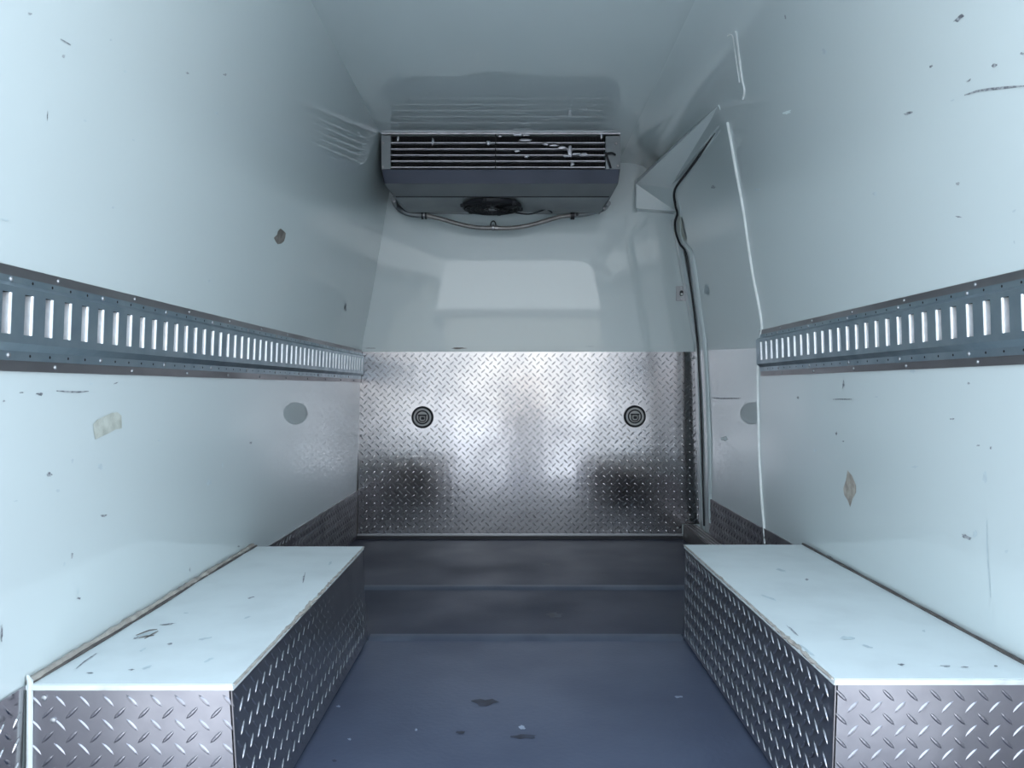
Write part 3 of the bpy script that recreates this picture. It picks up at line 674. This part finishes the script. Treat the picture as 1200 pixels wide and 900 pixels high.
for i, (u, v, a, b, an, m) in enumerate([
    (1125, 20, 22, 6, -38, 'mark'), (1167, 76, 9, 5, -15, 'mark'), (1065, 132, 11, 4, -15, 'mark'), (1092, 77, 5, 3, -40, 'mark'), (1136, 94, 7, 3, -30, 'mark'), (1117, 117, 6, 2, -20, 'soft'),
    (1199, 62, 6, 3, 20, 'mark'), (921, 19, 2, 7, 0, 'mark'), (967, 60, 7, 8, -20, 'soft'), (923, 131, 12, 5, -25, 'pale'), (1025, 227, 8, 5, 10, 'soft'), (1123, 215, 5, 4, -30, 'mark'), (1124, 254, 8, 2.5, 0, 'mark'),
    (1189, 247, 7, 3, -30, 'soft'), (888, 222, 10, 3, -10, 'soft'), (1189, 284, 2, 5, 0, 'soft'), (935, 466, 3, 3.5, 0, 'mark'), (989, 451, 1.5, 9, 5, 'mark'), (1027, 465, 5, 2, 0, 'soft'),
    (980, 508, 2.5, 6, 0, 'mark'), (955, 528, 4, 4, 0, 'soft'), (1116, 491, 8, 2, 0, 'mark'), (1146, 522, 5, 2, 0, 'mark'), (1161, 525, 2.5, 4, 0, 'mark'), (1072, 547, 9, 4, 0, 'soft'), (988, 517, 2.5, 2, 0, 'mark'),
    (1154, 560, 6, 14, 5, 'soft'), (1132, 629, 13, 5, 25, 'mark'), (1142, 626, 5, 10, 0, 'soft'), (1179, 646, 4, 4, 0, 'soft'), (972, 653, 9, 3, 30, 'mark'), (1135, 449, 3, 3, 0, 'mark'), (1070, 435, 8, 6, 0, 'soft'), (988, 450, 1.2, 12, 8, 'mark')]):
    mark('scuff', u, v, a, b, an, 'R', M[m], WR, 200 + i)
line_mark('scratch', [(1131, 111), (1145, 106.5), (1160, 104), (1175, 102.5), (1190, 101), (1204, 100)], 3.2, 'R', M['mark'], WR)
line_mark('scratch', [(976, 468), (984, 467.8), (992, 468), (998, 467.8)], 1.6, 'R', M['mark'], WR)
line_mark('scratch', [(1156, 610), (1156, 640), (1158, 670), (1160, 700)], 1.8, 'R', M['soft'], WR)
pc = wall_poly('paint_chip', [(993, 551), (998, 557), (1003, 569), (1003, 577), (999, 584), (996, 594), (993, 586), (989, 580), (988, 572), (991, 563)], 'R', M['tan'], WR); pc['label'] = 'lozenge shaped tan peeled spot'
mark('scuff', 876, 285, 4, 16, -5, 'D', M['chip'], door, 61); mark('scuff', 836, 219, 6, 4, 0, 'D', M['mark'], door, 62); mark('scuff', 828, 340, 9, 14, 0, 'D', M['soft'], door, 63)
line_mark('scratch', [(834, 466), (845, 467), (858, 467), (868, 466.5)], 1.5, 'D', M['mark'], door)
mark('scuff', 849, 514, 9, 6, 0, 'D', M['pale'], door, 64)
for i, (u, v, a, b, m) in enumerate(((538, 408, 22, 2.5, 'chip'), (434, 408, 14, 1.2, 'mark'), (690, 406, 12, 1.2, 'soft'))): mark('scuff', u, v, a, b, 0, 'back', M[m], wall_front, 300 + i)
wt = [o for o in bpy.data.objects if o.name.startswith('top_board')]
for i, (u, v, a, b, an, m) in enumerate([(174, 742, 24, 3, -15, 'soft'), (160, 747, 8, 2, -20, 'mark'), (197, 731, 20, 1.8, -6, 'mark'), (200, 754, 7, 2, -10, 'mark'), (295, 700, 12, 2, -15, 'mark'), (290, 723, 10, 2, -20, 'soft'),
    (356, 678, 2.5, 15, 12, 'mark'), (387, 660, 6, 3, -40, 'soft'), (172, 782, 14, 3, -20, 'soft'), (155, 784, 7, 2, 0, 'mark'), (245, 773, 16, 3, -20, 'soft'), (168, 761, 12, 2, -30, 'soft'), (218, 718, 8, 1.5, 0, 'soft'), (240, 748, 18, 3, -10, 'soft'), (106, 788, 12, 1.5, 0, 'mark')]):
    mark('scuff', u, v, a, b, an, 'top', M[m], wt[0], 400 + i)
for q in ([(160, 744), (168, 741), (176, 738), (185, 737)], [(163, 747), (172, 745), (181, 744)], [(170, 748), (180, 742), (186, 739)]): line_mark('scratch', q, 1.6, 'top', M['chip'], wt[0])
line_mark('scratch', [(90, 783), (99, 775), (108, 769), (114, 765)], 1.6, 'top', M['mark'], wt[0])
for i, (u, v, a, b, an, m) in enumerate([(992, 747, 18, 5, 0, 'soft'), (1016, 757, 14, 3, 15, 'soft'), (1056, 778, 9, 2.5, 5, 'mark'), (1108, 780, 14, 2.5, 5, 'mark'), (1130, 781, 10, 1.5, 0, 'mark'), (915, 668, 14, 3, 15, 'soft'), (945, 679, 4, 3, 0, 'mark'),
    (1082, 739, 4, 3, 0, 'soft'), (1166, 780, 5, 2, 0, 'mark'), (900, 700, 20, 3, 20, 'soft'), (946, 762, 20, 3, 38, 'soft'), (930, 740, 25, 2.5, 42, 'mark')]):
    mark('scuff', u, v, a, b, an, 'top', M[m], wt[1], 500 + i)
fs_ = [o for o in bpy.data.objects if o.name.startswith('floor_sheet')]
def floor_mark(u, v, a, b, m, par, lift, seed):
    o = mark('scuff', u, v, a, b, 0, 'floor', m, par, seed)
    for vv in o.data.vertices: vv.co.z = lift + 0.0008
    return o
M['fm'] = mat('floor_scuff', (0.022, 0.024, 0.036), 0.55, 0, (0.04, 0.048, 0.075), 30); M['fl'] = mat('floor_fleck', (0.30, 0.34, 0.42), 0.6, 0, nscale=30)
for i, (u, v, a, b, m) in enumerate(((568, 818, 30, 9, 'fm'), (615, 858, 32, 6, 'fm'), (540, 853, 12, 4, 'fm'), (392, 886, 8, 3, 'fm'), (612, 847, 8, 6, 'fl'), (397, 823, 6, 3, 'fl'), (410, 861, 5, 3, 'fl'), (795, 812, 9, 3, 'fl'), (488, 850, 3, 3, 'fl'))):
    floor_mark(u, v, a, b, M[m], floor, -0.008, 600 + i)
floor_mark(650, 721, 20, 6, M['fm'], fs_[0], 0.001, 650); floor_mark(640, 664, 14, 3, M['fm'], fs_[1], 0.010, 651)

# ------------------------------------------------------------------ yard behind the rear opening (reflected in the metal)
G = -0.86
gr = tag(box('ground', -60, 60, -80, 60, G - 0.1, G, M['concrete']), kind='structure')
b = thing('warehouse', 'grey low warehouse across the yard', 'building', loc=(0, -30, G))
box('wall', -26, -3.2, -6, 0, 0, 5.0, M['facade'], b); box('wall', 4.2, 22, -6, 0, 0, 5.0, M['facade'], b); box('white_gable', -3.2, 4.2, -6, 0.3, 0, 5.0, M['white'], b); box('roof', -26.5, 22.5, -6.4, 0.4, 5.0, 5.3, M['strip'], b)
for x in (-20, -14, 8, 14):
    w_ = box('window', x, x + 3, 0.0, 0.06, 1.2, 3.2, M['seal'], b); box('pane', x + .15, x + 2.85, 0.05, 0.08, 1.35, 3.05, M['glass'], w_)
# photographer
ph = thing('person', 'person in dark clothes holding up a phone behind the van', 'person', loc=(0.13, -0.52, G))
me = bpy.data.meshes.new('body')
J = [(0, 0, .92, .13), (0, 0, 1.08, .12), (0, 0, 1.25, .135), (0, -.01, 1.38, .075), (0, 0.0, 1.45, .05),
     (-.09, 0, .86, .085), (-.10, .01, .48, .058), (-.10, -.01, .08, .042), (-.11, .14, .035, .035),
     (.09, 0, .86, .085), (.10, .01, .48, .058), (.10, -.01, .08, .042), (.11, .14, .035, .035),
     (-.17, 0, 1.34, .055), (-.19, .12, 1.17, .042), (-.17, .36, 1.40, .030), (.17, 0, 1.34, .055), (.17, .12, 1.17, .042), (-.05, .36, 1.40, .030)]
E = [(0, 1), (1, 2), (2, 3), (3, 4), (0, 5), (5, 6), (6, 7), (7, 8), (0, 9), (9, 10), (10, 11), (11, 12), (3, 13), (13, 14), (14, 15), (3, 16), (16, 17), (17, 18)]
me.from_pydata([j[:3] for j in J], E, []); body = link('body', me, M['cloth'], ph)
sm = body.modifiers.new('skin', 'SKIN'); sm.use_smooth_shade = True
for i, j in enumerate(J): me.skin_vertices[0].data[i].radius = (j[3], j[3])
me.skin_vertices[0].data[0].use_root = True
body.modifiers.new('sub', 'SUBSURF').levels = 1
bm = bmesh.new(); bmesh.ops.create_icosphere(bm, subdivisions=3, radius=1)
for v in bm.verts:
    x, y, z = v.co; v.co = Vector((x * .075, y * .092 + (0.018 if y > .93 and abs(z) < .3 else 0), 1.58 + z * .115 - (0.01 if z < -.5 else 0)))
from_bm('head', bm, M['skin'], ph, True)
bm = bmesh.new(); bmesh.ops.create_icosphere(bm, subdivisions=3, radius=1)
for v in bm.verts:
    x, y, z = v.co; v.co = Vector((x * .082, -0.018 + y * .092, 1.605 + max(z, -.4) * .105))
from_bm('hair', bm, M['black'], ph, True)
